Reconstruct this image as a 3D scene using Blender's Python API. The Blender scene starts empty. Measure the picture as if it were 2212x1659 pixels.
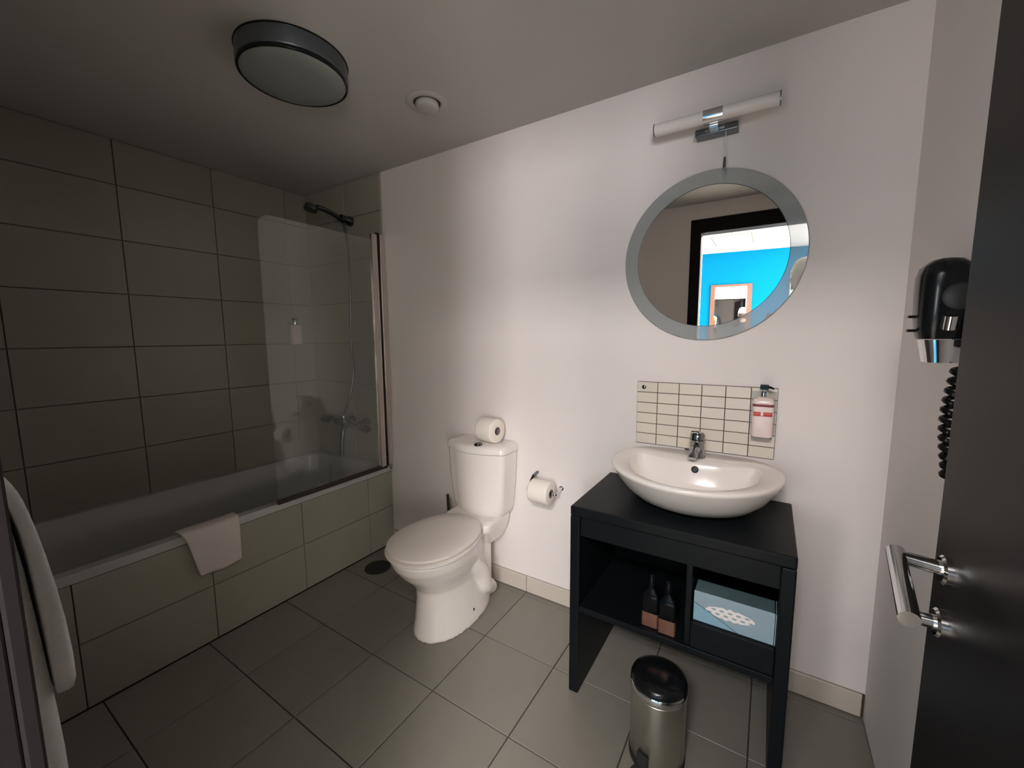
import bpy, bmesh, math, random
from mathutils import Vector, Matrix, Quaternion
random.seed(7)
SC = bpy.context.scene
COL = SC.collection
PI = math.pi

# ------------------------------------------------------------------ camera
CAM = Vector((1.009, -1.736, 1.329))
F = Vector((-0.5305, 0.8397, -0.1155)).normalized()
R0 = Vector((0.8455, 0.5339, -0.0066))
R = (R0 - F * R0.dot(F)).normalized()
U = R.cross(F).normalized()
cam_d = bpy.data.cameras.new('camera')
cam_d.sensor_fit = 'HORIZONTAL'; cam_d.sensor_width = 36.0; cam_d.lens = 14.353
cam_d.clip_start = 0.005; cam_d.clip_end = 60
cam = bpy.data.objects.new('camera', cam_d); COL.objects.link(cam)
cam.matrix_world = Matrix(((R.x, U.x, -F.x, CAM.x), (R.y, U.y, -F.y, CAM.y), (R.z, U.z, -F.z, CAM.z), (0, 0, 0, 1)))
SC.camera = cam

# ------------------------------------------------------------------ world, light, exposure
SC.view_settings.view_transform = 'Standard'
SC.view_settings.look = 'None'
SC.view_settings.exposure = 0.0
SC.view_settings.gamma = 1.0
SC.view_settings.use_curve_mapping = False
world = bpy.data.worlds.new('world'); SC.world = world
world.use_nodes = True
world.node_tree.nodes['Background'].inputs[0].default_value = (0.75, 0.87, 1.0, 1)
world.node_tree.nodes['Background'].inputs[1].default_value = 0.6
SC.cycles.max_bounces = 10
SC.cycles.diffuse_bounces = 6
SC.cycles.glossy_bounces = 6
SC.cycles.transparent_max_bounces = 12
SC.cycles.sample_clamp_indirect = 4.0

def area(name, loc, size, direction, power, color=(1, 1, 1)):
    l = bpy.data.lights.new(name, 'AREA'); l.shape = 'RECTANGLE'
    l.size, l.size_y = size; l.energy = power; l.color = color
    o = bpy.data.objects.new(name, l); COL.objects.link(o)
    o.location = loc
    o.rotation_euler = Vector(direction).to_track_quat('-Z', 'Z').to_euler()
    return o
# unseen area lamps added in the bedroom to light the bathroom through the doorway
area('doorway_fill_right', (1.92, -5.12, 1.55), (1.36, 1.15), (-0.12, 1, 0), 235, (1.0, 0.93, 0.905))
area('doorway_fill_left', (-0.48, -4.83, 1.12), (0.80, 1.20), (-0.12, 1, 0), 45, (1.0, 0.93, 0.905))
area('doorway_fill_side', (2.66, -3.30, 1.15), (1.1, 1.2), (-1, 0, 0), 100, (1.0, 0.95, 0.90))  # added to brighten the bath side; this wall has no window
# unseen fill added below the bedroom ceiling to brighten the basin and back wall
area('doorway_fill_top', (1.18, -3.02, 2.47), (0.8, 0.5), (0, 0, -1), 122, (1.0, 0.93, 0.905))

# ------------------------------------------------------------------ materials
def newmat(name):
    m = bpy.data.materials.new(name); m.use_nodes = True
    nt = m.node_tree; b = nt.nodes['Principled BSDF']
    return m, nt, b
def setin(b, k, v):
    if k in b.inputs: b.inputs[k].default_value = v
def pmat(name, col, rough=0.5, metal=0.0, spec=0.5, var=0.0, vscale=30.0, bump=0.0, bscale=200.0, objvar=0.0, coat=0.0):
    m, nt, b = newmat(name)
    setin(b, 'Base Color', (*col, 1)); setin(b, 'Roughness', rough); setin(b, 'Metallic', metal)
    setin(b, 'Specular IOR Level', spec); setin(b, 'Coat Weight', coat); setin(b, 'Coat Roughness', 0.08)
    N = nt.nodes.new; L = nt.links.new
    tc = N('ShaderNodeTexCoord')
    if var or objvar:
        hsv = N('ShaderNodeHueSaturation'); hsv.inputs['Color'].default_value = (*col, 1)
        val = None
        if var:
            no = N('ShaderNodeTexNoise'); no.inputs['Scale'].default_value = vscale; no.inputs['Detail'].default_value = 3
            L(tc.outputs['Object'], no.inputs['Vector'])
            mr = N('ShaderNodeMapRange'); mr.inputs['To Min'].default_value = 1 - var; mr.inputs['To Max'].default_value = 1 + var
            L(no.outputs[0], mr.inputs['Value']); val = mr.outputs[0]
        if objvar:
            oi = N('ShaderNodeObjectInfo')
            m2 = N('ShaderNodeMapRange'); m2.inputs['To Min'].default_value = 1 - objvar; m2.inputs['To Max'].default_value = 1 + objvar
            L(oi.outputs['Random'], m2.inputs['Value'])
            if val is None: val = m2.outputs[0]
            else:
                mu = N('ShaderNodeMath'); mu.operation = 'MULTIPLY'; L(val, mu.inputs[0]); L(m2.outputs[0], mu.inputs[1]); val = mu.outputs[0]
        L(val, hsv.inputs['Value']); L(hsv.outputs[0], b.inputs['Base Color'])
    if bump:
        nb = N('ShaderNodeTexNoise'); nb.inputs['Scale'].default_value = bscale; nb.inputs['Detail'].default_value = 4
        L(tc.outputs['Object'], nb.inputs['Vector'])
        bp = N('ShaderNodeBump'); bp.inputs['Strength'].default_value = bump; bp.inputs['Distance'].default_value = 0.002
        L(nb.outputs[0], bp.inputs['Height']); L(bp.outputs[0], b.inputs['Normal'])
    return m
M = {}
M['paint'] = pmat('white_wall_paint', (0.77, 0.72, 0.695), 0.7, var=0.015, vscale=6, bump=0.12, bscale=260)
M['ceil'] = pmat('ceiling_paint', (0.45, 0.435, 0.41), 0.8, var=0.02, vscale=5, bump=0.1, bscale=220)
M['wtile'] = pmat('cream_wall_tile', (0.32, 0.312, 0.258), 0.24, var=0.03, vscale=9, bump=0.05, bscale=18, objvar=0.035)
M['grout'] = pmat('dark_grout', (0.17, 0.15, 0.12), 0.9, bump=0.2, bscale=400)
M['ftile'] = pmat('beige_floor_tile', (0.215, 0.203, 0.174), 0.42, var=0.05, vscale=14, bump=0.08, bscale=90, objvar=0.05)
M['fgrout'] = pmat('floor_grout', (0.055, 0.05, 0.045), 0.95, bump=0.2, bscale=400)
M['stile'] = pmat('skirting_tile', (0.56, 0.50, 0.43), 0.4, var=0.03, vscale=14, objvar=0.03)
M['mtile'] = pmat('cream_mosaic_tile', (0.72, 0.655, 0.56), 0.25, var=0.02, vscale=20, objvar=0.03)
M['mgrout'] = pmat('brown_mosaic_grout', (0.07, 0.045, 0.035), 0.9)
M['ceramic'] = pmat('white_ceramic', (0.84, 0.795, 0.75), 0.2, var=0.01, vscale=4, coat=0.2)
M['plastic'] = pmat('white_plastic', (0.78, 0.73, 0.67), 0.32, var=0.01, vscale=5)
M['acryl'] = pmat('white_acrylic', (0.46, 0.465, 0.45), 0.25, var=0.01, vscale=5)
M['chrome'] = pmat('chrome', (0.72, 0.73, 0.74), 0.09, metal=1.0)
M['chrome2'] = pmat('grey_tap_chrome', (0.40, 0.41, 0.42), 0.1, metal=1.0)
M['alu'] = pmat('satin_aluminium', (0.72, 0.66, 0.62), 0.22, metal=1.0, var=0.05, vscale=40)
M['steel'] = pmat('brushed_steel', (0.56, 0.55, 0.50), 0.27, metal=1.0, var=0.06, vscale=25)
M['black'] = pmat('black_plastic', (0.006, 0.007, 0.008), 0.2, spec=0.3, var=0.2, vscale=20)
M['blackm'] = pmat('matt_black_plastic', (0.012, 0.014, 0.015), 0.5)
M['vanity'] = pmat('black_painted_wood', (0.0045, 0.0066, 0.0080), 0.42, spec=0.17, var=0.25, vscale=12, bump=0.05, bscale=120)
M['wenge'] = pmat('dark_wenge_wood', (0.008, 0.0065, 0.007), 0.45, spec=0.18, var=0.35, vscale=10, bump=0.05, bscale=80)
M['frame'] = pmat('dark_brown_frame_paint', (0.010, 0.008, 0.009), 0.6, spec=0.12, var=0.2, vscale=8)
M['paper'] = pmat('tissue_paper', (0.86, 0.80, 0.72), 0.9, var=0.03, vscale=60, bump=0.3, bscale=300)
M['card'] = pmat('grey_cardboard', (0.20, 0.17, 0.15), 0.9)
M['towel'] = pmat('white_terry_towel', (0.70, 0.64, 0.62), 0.95, var=0.06, vscale=150, bump=0.8, bscale=600)
M['towel2'] = pmat('pale_grey_terry_towel', (0.74, 0.76, 0.73), 0.95, var=0.06, vscale=150, bump=0.8, bscale=600)
M['seal'] = pmat('brown_rubber_seal', (0.035, 0.022, 0.013), 0.5)
M['copper'] = pmat('copper_label', (0.27, 0.135, 0.095), 0.4, metal=0.6, var=0.12, vscale=60)
M['bottle'] = pmat('black_bottle_plastic', (0.004, 0.0045, 0.006), 0.14, spec=0.15)
M['redlab'] = pmat('red_label', (0.60, 0.085, 0.07), 0.5, var=0.1, vscale=60)
M['dred'] = pmat('dark_red_band', (0.22, 0.045, 0.05), 0.5)
M['soap'] = pmat('pale_pink_soap', (0.80, 0.66, 0.62), 0.2, var=0.03, vscale=25)
M['beige'] = pmat('grey_diffuser', (0.20, 0.22, 0.20), 0.28, var=0.03, vscale=6)
M['lampside'] = pmat('grey_lamp_metal', (0.16, 0.18, 0.20), 0.28, metal=0.9)
M['darkchrome'] = pmat('dark_chrome', (0.16, 0.175, 0.19), 0.18, metal=1.0)
M['frost'] = pmat('frosted_tube', (0.73, 0.685, 0.66), 0.4)
M['blue'] = pmat('cyan_wall_paint', (0.001, 0.175, 0.36), 0.8, spec=0.05, var=0.01, vscale=4)
M['white2'] = pmat('bright_white_paint', (0.85, 0.84, 0.82), 0.8, var=0.01, vscale=4)
M['cream'] = pmat('cream_paint', (0.80, 0.76, 0.62), 0.7, var=0.01, vscale=4)
M['carpet'] = pmat('pale_carpet', (0.62, 0.57, 0.51), 0.95, var=0.12, vscale=80, bump=0.6, bscale=400)
M['redwood'] = pmat('red_brown_wood', (0.17, 0.075, 0.05), 0.5, var=0.15, vscale=18)
M['wwhite'] = pmat('white_window_frame', (0.80, 0.80, 0.80), 0.4)
M['skin'] = pmat('skin', (0.55, 0.34, 0.26), 0.5, var=0.04, vscale=20)
M['jacket'] = pmat('black_jacket_cloth', (0.018, 0.022, 0.026), 0.85, var=0.2, vscale=60, bump=0.4, bscale=200)
M['jeans'] = pmat('dark_denim', (0.03, 0.04, 0.07), 0.9, var=0.2, vscale=90)
M['hat'] = pmat('pale_knit_wool', (0.70, 0.66, 0.56), 0.95, var=0.08, vscale=60, bump=0.8, bscale=150)
M['hair'] = pmat('dark_brown_hair', (0.03, 0.02, 0.015), 0.6)
M['eye'] = pmat('dark_eye', (0.03, 0.02, 0.02), 0.15)
M['lips'] = pmat('lips', (0.42, 0.18, 0.16), 0.45)

def ring_material():
    m, nt, b = newmat('satin_mirror_border')
    setin(b, 'Base Color', (0.36, 0.385, 0.38, 1)); setin(b, 'Roughness', 0.35)
    N = nt.nodes.new; L = nt.links.new
    g = N('ShaderNodeBsdfGlossy'); g.inputs['Color'].default_value = (0.62, 0.64, 0.64, 1); g.inputs['Roughness'].default_value = 0.015
    mx = N('ShaderNodeMixShader'); mx.inputs[0].default_value = 0.27
    L(b.outputs[0], mx.inputs[1]); L(g.outputs[0], mx.inputs[2]); L(mx.outputs[0], nt.nodes['Material Output'].inputs[0])
    return m
def mirror_material(name, c):
    m, nt, b = newmat(name)
    setin(b, 'Base Color', (*c, 1)); setin(b, 'Metallic', 1.0); setin(b, 'Roughness', 0.004)
    return m
def glass_material(name, tint, haze=0.03):
    m, nt, b = newmat(name)
    N = nt.nodes.new; L = nt.links.new
    t = N('ShaderNodeBsdfTransparent'); t.inputs[0].default_value = (*tint, 1)
    g = N('ShaderNodeBsdfGlossy'); g.inputs['Roughness'].default_value = 0.02
    fr = N('ShaderNodeFresnel'); fr.inputs[0].default_value = 1.5
    mx = N('ShaderNodeMixShader'); L(fr.outputs[0], mx.inputs[0]); L(t.outputs[0], mx.inputs[1]); L(g.outputs[0], mx.inputs[2])
    d = N('ShaderNodeBsdfDiffuse'); d.inputs[0].default_value = (0.75, 0.76, 0.72, 1)
    m2 = N('ShaderNodeMixShader'); m2.inputs[0].default_value = haze
    L(mx.outputs[0], m2.inputs[1]); L(d.outputs[0], m2.inputs[2])
    L(m2.outputs[0], nt.nodes['Material Output'].inputs[0])
    return m
M['ring'] = ring_material()
M['mirror'] = mirror_material('mirror_silver', (0.90, 0.90, 0.88))
M['glass'] = glass_material('clear_screen_glass', (0.93, 0.95, 0.93), 0.05)
M['clear'] = glass_material('clear_plastic', (0.95, 0.93, 0.92), 0.08)

def tissue_material():
    # pale blue printed card: a curved flap line and a white lace motif (flat print)
    m, nt, b = newmat('blue_printed_card'); setin(b, 'Roughness', 0.35)
    N = nt.nodes.new; L = nt.links.new
    tc = N('ShaderNodeTexCoord'); sp = N('ShaderNodeSeparateXYZ'); L(tc.outputs['Object'], sp.inputs[0])
    def mth(op, a, b_=None, c=None):
        n = N('ShaderNodeMath'); n.operation = op
        for i, v in enumerate((a, b_, c)):
            if v is None: continue
            if isinstance(v, (int, float)): n.inputs[i].default_value = v
            else: L(v, n.inputs[i])
        return n.outputs[0]
    u, v = sp.outputs['X'], sp.outputs['Z']              # metres from lower left front corner of the box
    # lace motif
    du = mth('DIVIDE', mth('SUBTRACT', u, 0.100), 0.066)
    dv = mth('DIVIDE', mth('SUBTRACT', v, 0.049), 0.0195)
    env = mth('LESS_THAN', mth('ADD', mth('POWER', mth('ABSOLUTE', du), 1.6), mth('POWER', mth('ABSOLUTE', dv), 2.0)), 1.0)
    vv = mth('ADD', mth('DIVIDE', mth('SUBTRACT', v, 0.049), 0.0125), 8.0)
    row, fv = mth('FLOOR', vv), mth('FRACT', vv)
    fu = mth('FRACT', mth('ADD', mth('DIVIDE', u, 0.0225), mth('MULTIPLY', row, 0.5)))
    hu, hv = mth('DIVIDE', mth('SUBTRACT', fu, 0.5), 0.30), mth('DIVIDE', mth('SUBTRACT', fv, 0.5), 0.24)
    holes = mth('GREATER_THAN', mth('ADD', mth('MULTIPLY', hu, hu), mth('MULTIPLY', hv, hv)), 1.0)
    lace = mth('MULTIPLY', env, holes)
    # flap line: curve from the left edge down to the lower edge
    cv = mth('SUBTRACT', 0.060, mth('ADD', mth('MULTIPLY', u, 0.42), mth('MULTIPLY', mth('MULTIPLY', u, u), 0.55)))
    line = mth('LESS_THAN', mth('ABSOLUTE', mth('SUBTRACT', v, cv)), 0.0013)
    below = mth('LESS_THAN', v, cv)
    no = N('ShaderNodeTexNoise'); no.inputs['Scale'].default_value = 40; L(tc.outputs['Object'], no.inputs['Vector'])
    c1 = N('ShaderNodeMixRGB'); c1.inputs[1].default_value = (0.24, 0.37, 0.44, 1); c1.inputs[2].default_value = (0.30, 0.38, 0.42, 1); L(no.outputs[0], c1.inputs[0])
    c2 = N('ShaderNodeMixRGB'); L(below, c2.inputs[0]); L(c1.outputs[0], c2.inputs[1]); c2.inputs[2].default_value = (0.23, 0.40, 0.50, 1)
    c3 = N('ShaderNodeMixRGB'); L(mth('MULTIPLY', lace, mth('SUBTRACT', 1.0, below)), c3.inputs[0]); L(c2.outputs[0], c3.inputs[1]); c3.inputs[2].default_value = (0.80, 0.76, 0.74, 1)
    c4 = N('ShaderNodeMixRGB'); L(line, c4.inputs[0]); L(c3.outputs[0], c4.inputs[1]); c4.inputs[2].default_value = (0.03, 0.12, 0.15, 1)
    L(c4.outputs[0], b.inputs['Base Color'])
    return m
M['tissue'] = tissue_material()
M['teal'] = pmat('dark_teal_card', (0.10, 0.16, 0.18), 0.5, var=0.1, vscale=60)

# ------------------------------------------------------------------ helpers
def link(o, parent=None):
    COL.objects.link(o)
    if parent is not None:
        o.parent = parent
        o.matrix_parent_inverse = WORLD[parent.name].inverted()
    return o
WORLD = {}
def reg(o, mw=None):
    WORLD[o.name] = mw if mw is not None else Matrix.Translation(o.location)
    return o
def thing(name, loc, label, cat, group=None):
    o = bpy.data.objects.new(name, None); COL.objects.link(o); o.location = loc
    o.empty_display_size = 0.05
    o['label'] = label; o['category'] = cat
    if group: o['group'] = group
    return reg(o)
def tag(o, label, cat, group=None):
    o['label'] = label; o['category'] = cat
    if group: o['group'] = group
    return o
def struct(o):
    o['kind'] = 'structure'; return o
def obj(name, verts, faces, mat, parent=None, smooth=False, bevel=0.0, segs=2, sub=0, angle=40):
    me = bpy.data.meshes.new(name); me.from_pydata([tuple(v) for v in verts], [], faces)
    bm = bmesh.new(); bm.from_mesh(me); bmesh.ops.recalc_face_normals(bm, faces=bm.faces); bm.to_mesh(me); bm.free()
    me.materials.append(mat)
    if smooth:
        me.polygons.foreach_set('use_smooth', [True] * len(me.polygons))
        try: me.set_sharp_from_angle(angle=math.radians(angle))
        except Exception: pass
    o = bpy.data.objects.new(name, me); link(o, parent); reg(o, Matrix.Identity(4))
    if bevel:
        b = o.modifiers.new('bevel', 'BEVEL'); b.width = bevel; b.segments = segs; b.limit_method = 'ANGLE'; b.angle_limit = math.radians(35)
        b.harden_normals = False
    if sub:
        s = o.modifiers.new('sub', 'SUBSURF'); s.levels = sub; s.render_levels = sub
    return o
def box(name, a, b, mat, parent=None, bevel=0.0, segs=2):
    x0, y0, z0 = a; x1, y1, z1 = b
    v = [(x0, y0, z0), (x1, y0, z0), (x1, y1, z0), (x0, y1, z0), (x0, y0, z1), (x1, y0, z1), (x1, y1, z1), (x0, y1, z1)]
    f = [(0, 3, 2, 1), (4, 5, 6, 7), (0, 1, 5, 4), (1, 2, 6, 5), (2, 3, 7, 6), (3, 0, 4, 7)]
    return obj(name, v, f, mat, parent, bevel=bevel, segs=segs)
def prism(name, poly, axis, lo, hi, mat, parent=None, bevel=0.0):
    """poly = list of 2D points, extruded along axis from lo to hi"""
    def P(p, t):
        return {'x': (t, p[0], p[1]), 'y': (p[0], t, p[1]), 'z': (p[0], p[1], t)}[axis]
    n = len(poly)
    v = [P(p, lo) for p in poly] + [P(p, hi) for p in poly]
    f = [tuple(range(n)), tuple(range(2 * n - 1, n - 1, -1))] + [(i, (i + 1) % n, n + (i + 1) % n, n + i) for i in range(n)]
    return obj(name, v, f, mat, parent, bevel=bevel)
def loft_data(rings, cap0=True, cap1=True, closed=False):
    n = len(rings[0]); v = [tuple(p) for r in rings for p in r]; f = []
    m = len(rings)
    for k in range(m - 1 + (1 if closed else 0)):
        a, b = k * n, ((k + 1) % m) * n
        for i in range(n):
            j = (i + 1) % n
            f.append((a + i, a + j, b + j, b + i))
    if not closed:
        if cap0: f.append(tuple(range(n - 1, -1, -1)))
        if cap1: f.append(tuple((m - 1) * n + i for i in range(n)))
    return v, f
def loft(name, rings, mat, parent=None, cap0=True, cap1=True, closed=False, smooth=True, bevel=0, sub=0, angle=40):
    v, f = loft_data(rings, cap0, cap1, closed)
    return obj(name, v, f, mat, parent, smooth=smooth, bevel=bevel, sub=sub, angle=angle)
def frame_of(d):
    d = Vector(d).normalized()
    a = Vector((0, 0, 1)) if abs(d.z) < 0.9 else Vector((1, 0, 0))
    x = d.cross(a).normalized(); y = d.cross(x).normalized()
    return x, y, d
def lathe(name, prof, base, axis, mat, parent=None, n=32, closed=False, smooth=True, angle=40, cap0=True, cap1=True):
    """prof = [(radius, height)...] along axis from base"""
    x, y, d = frame_of(axis); base = Vector(base)
    rings = [[base + d * h + x * (r * math.cos(2 * PI * i / n)) + y * (r * math.sin(2 * PI * i / n)) for i in range(n)] for r, h in prof]
    return loft(name, rings, mat, parent, cap0=cap0, cap1=cap1, closed=closed, smooth=smooth, angle=angle)
def tube(name, pts, r, mat, parent=None, n=12, smooth=True):
    pts = [Vector(p) for p in pts]; rings = []
    rr = r if isinstance(r, (list, tuple)) else [r] * len(pts)
    prev = None
    for i, p in enumerate(pts):
        t = (pts[min(i + 1, len(pts) - 1)] - pts[max(i - 1, 0)]).normalized()
        if prev is None: x, y, _ = frame_of(t)
        else:
            x = (prev - t * prev.dot(t)).normalized(); y = t.cross(x)
        prev = x
        rings.append([p + x * (rr[i] * math.cos(2 * PI * k / n)) + y * (rr[i] * math.sin(2 * PI * k / n)) for k in range(n)])
    return loft(name, rings, mat, parent, smooth=smooth)
def spline(pts, k=8):
    pts = [Vector(p) for p in pts]; out = []
    P = [pts[0]] + pts + [pts[-1]]
    for i in range(1, len(P) - 2):
        for j in range(k):
            t = j / k; a, b, c, d = P[i - 1], P[i], P[i + 1], P[i + 2]
            out.append(0.5 * ((2 * b) + (c - a) * t + (2 * a - 5 * b + 4 * c - d) * t * t + (3 * b - a - 3 * c + d) * t ** 3))
    out.append(pts[-1]); return out
def rrect(cx, cy, hx, hy, r, z, n=5):
    pts = []
    for (sx, sy, a0) in ((1, 1, 0), (-1, 1, 90), (-1, -1, 180), (1, -1, 270)):
        for k in range(n + 1):
            a = math.radians(a0 + 90 * k / n)
            pts.append((cx + sx * (hx - r) + r * math.cos(a), cy + sy * (hy - r) + r * math.sin(a), z))
    return pts

TILE_ME = {}
def tile(name, corner, w, h, normal, mat, parent, t=0.008, gap=0.003, ch=0.0012):
    """one tile; corner = low corner of its cell; w,h = cell size on the two in-plane axes"""
    key = (round(w, 4), round(h, 4), normal, mat.name, t, gap)
    if key not in TILE_ME:
        g = gap / 2
        q = [(g, g), (w - g, g), (w - g, h - g), (g, h - g)]
        q2 = [(g + ch, g + ch), (w - g - ch, g + ch), (w - g - ch, h - g - ch), (g + ch, h - g - ch)]
        def mp(a, b, c):
            return {'+z': (a, b, c), '-z': (a, b, -c), '+x': (c, a, b), '-y': (a, -c, b)}[normal]
        v = [mp(a, b, 0) for a, b in q] + [mp(a, b, t - ch) for a, b in q] + [mp(a, b, t) for a, b in q2]
        f = [(3, 2, 1, 0)] + [(i, (i + 1) % 4, 4 + (i + 1) % 4, 4 + i) for i in range(4)] + [(4 + i, 4 + (i + 1) % 4, 8 + (i + 1) % 4, 8 + i) for i in range(4)] + [(8, 9, 10, 11)]
        me = bpy.data.meshes.new(name); me.from_pydata(v, [], f)
        bm = bmesh.new(); bm.from_mesh(me); bmesh.ops.recalc_face_normals(bm, faces=bm.faces); bm.to_mesh(me); bm.free()
        me.materials.append(mat); TILE_ME[key] = me
    o = bpy.data.objects.new(name, TILE_ME[key])
    o.location = corner
    link(o, parent)
    return o

# ------------------------------------------------------------------ room shell
XL, XR, YF, H = -1.759, 1.354, -1.700, 2.297
XA = -1.003                                    # bath apron plane
floor = struct(box('floor', (XL - 0.1, -1.80, -0.10), (XR + 0.1, 0.10, -0.008), M['fgrout']))
S, SY = 0.340, 0.3388
xs = [XR] + [i * S for i in range(3, -3, -1)] + [XA + 0.001]; xs = sorted(xs)
ys = [0.0] + [-0.3773 - j * SY + 0 for j in range(-1, 4)] + [-1.80]
ys = sorted(set(round(y, 4) for y in ys if y <= 0))
for a, b in zip(xs[:-1], xs[1:]):
    for c, d in zip(ys[:-1], ys[1:]):
        if b - a > 0.02 and d - c > 0.02:
            tile('tile', (a, c, -0.008), b - a, d - c, '+z', M['ftile'], floor, t=0.008, gap=0.0042, ch=0.001)
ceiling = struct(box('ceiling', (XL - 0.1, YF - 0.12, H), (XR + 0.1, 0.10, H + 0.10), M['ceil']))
wall_back = struct(box('wall_back', (XL - 0.1, 0.0, -0.1), (XR + 0.1, 0.10, H), M['paint']))
wall_left = struct(box('wall_left', (XL - 0.1, YF, -0.1), (XL - 0.008, 0.0, H), M['grout']))
wall_right = struct(box('wall_right', (XR, YF, -0.1), (XR + 0.1, 0.0, H), M['paint']))
DX0, DX1, DH = 0.495, 1.305, 2.115             # rough opening of the doorway
wall_front = struct(prism('wall_front', [(XL - 0.1, -0.1), (DX0, -0.1), (DX0, DH), (DX1, DH), (DX1, -0.1), (XR + 0.1, -0.1), (XR + 0.1, H), (XL - 0.1, H)], 'y', YF - 0.12, YF, M['paint']))
# tiles over the bath: left wall and the short return on the back wall
TW, TH = 0.4175, 0.2640
zr = [0.498 + TH * k for k in range(7)] + [H]
yj = [0.0, -0.1545, -0.572, -0.9895, -1.407, YF]
for z0, z1 in zip(zr[:-1], zr[1:]):
    for y1, y0 in zip(yj[:-1], yj[1:]):
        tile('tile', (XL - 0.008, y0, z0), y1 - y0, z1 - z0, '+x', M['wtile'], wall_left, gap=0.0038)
grout_back = obj('grout_bed', [(XL, -0.0015, 0.49), (-1.0, -0.0015, 0.49), (-1.0, -0.0015, H), (XL, -0.0015, H), (XL, 0.001, 0.49), (-1.0, 0.001, 0.49), (-1.0, 0.001, H), (XL, 0.001, H)],
                 [(0, 1, 2, 3), (7, 6, 5, 4), (0, 4, 5, 1), (1, 5, 6, 2), (2, 6, 7, 3), (3, 7, 4, 0)], M['grout'], wall_back)
xe = [XL, XL + TW, -1.0]
for z0, z1 in zip(zr[:-1], zr[1:]):
    for a, b in zip(xe[:-1], xe[1:]):
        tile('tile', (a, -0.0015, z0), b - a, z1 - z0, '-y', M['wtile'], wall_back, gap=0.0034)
# skirting tiles
def skirting(name, pieces, normal):
    g = None
    for k, (cn, w) in enumerate(pieces):
        if g is None:
            if normal == '-y': g = struct(box(name, (XA, -0.004, 0.0), (XR, -0.0005, 0.086), M['mgrout']))
            else: g = struct(box(name, (XR - 0.004, YF, 0.0), (XR - 0.0005, 0.0, 0.086), M['mgrout']))
        tile('skirting_tile', cn, w, 0.086, normal, M['stile'], g, t=0.009, gap=0.003, ch=0.002)
px_ = [XA + 0.003, -0.68, -0.34, 0.0, 0.34, 0.68, 1.02, XR - 0.007]
skirting('baseboard_back', [((a, -0.004, 0.002), b - a) for a, b in zip(px_[:-1], px_[1:])], '-y')

# doorway: dark architrave, lining and the bedroom side casing
def portal(name, xo0, xi0, xi1, xo1, zi, zo, y0, y1, mat, bev=0.003):
    return struct(prism(name, [(xo0, 0), (xi0, 0), (xi0, zi), (xi1, zi), (xi1, 0), (xo1, 0), (xo1, zo), (xo0, zo)], 'y', y0, y1, mat, bevel=bev))
portal('trim_1', 0.454, 0.528, 1.272, 1.347, 2.082, 2.182, YF, YF + 0.0108, M['frame'], 0.002)
portal('trim_2', DX0, 0.522, 1.278, DX1, 2.088, DH, YF - 0.12, YF, M['frame'], 0.002)
portal('trim_3', 0.40, 0.522, 1.278, 1.40, 2.088, 2.21, YF - 0.136, YF - 0.12, M['cream'])

# door leaf standing open along the right wall
door = struct(box('door_1', (1.220, YF + 0.020, 0.008), (1.260, -0.965, 2.075), M['wenge'], bevel=0.002))
def face_rose(z, y, r):
    return lathe('handle_rose', [(r, 0), (r, 0.006), (r * 0.86, 0.009)], (1.220, y, z), (-1, 0, 0), M['chrome'], door, n=28)
face_rose(1.025, -1.018, 0.0185); face_rose(0.952, -1.019, 0.0185)
LV = [(1.212, -1.016, 1.026), (1.176, -1.013, 1.029)]
hv = tube('lever_handle', LV + [(1.170, -1.0145, 1.0285)], 0.0092, M['chrome'], door, n=16)
tube('lever_grip', [(1.1705, -1.004, 1.0315), (1.1685, -1.03, 1.0255), (1.161, -1.128, 1.004)], [0.0105, 0.0105, 0.0105], M['chrome'], hv, n=18)
lathe('thumb_turn', [(0.009, 0), (0.009, 0.018), (0.007, 0.02)], (1.211, -1.019, 0.952), (-1, 0, 0), M['chrome'], door, n=18)

# ------------------------------------------------------------------ bedroom beyond the doorway (seen in the mirror)
YB = -1.82
BX0, BX1, BZ = -2.55, 2.70, 2.50
wy = lambda x: -5.0 - 0.119 * (x - 0.5)        # the blue wall runs slightly askew
floor_bed = struct(prism('floor_bedroom', [(BX0, YB + 0.02), (BX0, wy(BX0)), (BX1, wy(BX1)), (BX1, YB + 0.02)], 'z', -0.10, 0.0, M['carpet']))
ceil_bed = struct(prism('ceiling_bedroom', [(BX0, YB), (BX0, wy(BX0)), (BX1, wy(BX1)), (BX1, YB)], 'z', BZ, BZ + 0.1, M['white2']))
struct(prism('wall_bedroom_door_side', [(BX0, 0), (DX0, 0), (DX0, DH), (DX1, DH), (DX1, 0), (BX1, 0), (BX1, BZ), (BX0, BZ)], 'y', YB - 0.006, YB, M['cream']))
struct(box('wall_bedroom_right', (BX1, wy(BX1), 0), (BX1 + 0.1, YB, BZ), M['white2']))
struct(box('wall_bedroom_left', (BX0 - 0.1, wy(BX0), 0), (BX0, YB, BZ), M['white2']))
nb = Vector((0.119, 1, 0)).normalized(); tb = Vector((1, -0.119, 0)).normalized()
def on_wall(x, z, off):
    p = Vector((x, wy(x), z)) + nb * off; return p
def wall_slab(name, x0, x1, z0, z1, o0, o1, mat, parent=None, bevel=0.0):
    v = [on_wall(x0, z0, o0), on_wall(x1, z0, o0), on_wall(x1, z0, o1), on_wall(x0, z0, o1), on_wall(x0, z1, o0), on_wall(x1, z1, o0), on_wall(x1, z1, o1), on_wall(x0, z1, o1)]
    f = [(0, 3, 2, 1), (4, 5, 6, 7), (0, 1, 5, 4), (1, 2, 6, 5), (2, 3, 7, 6), (3, 0, 4, 7)]
    return obj(name, v, f, mat, parent, bevel=bevel)
struct(wall_slab('wall_far', BX0, BX1, 0, BZ, -0.1, 0.0, M['blue']))
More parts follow.
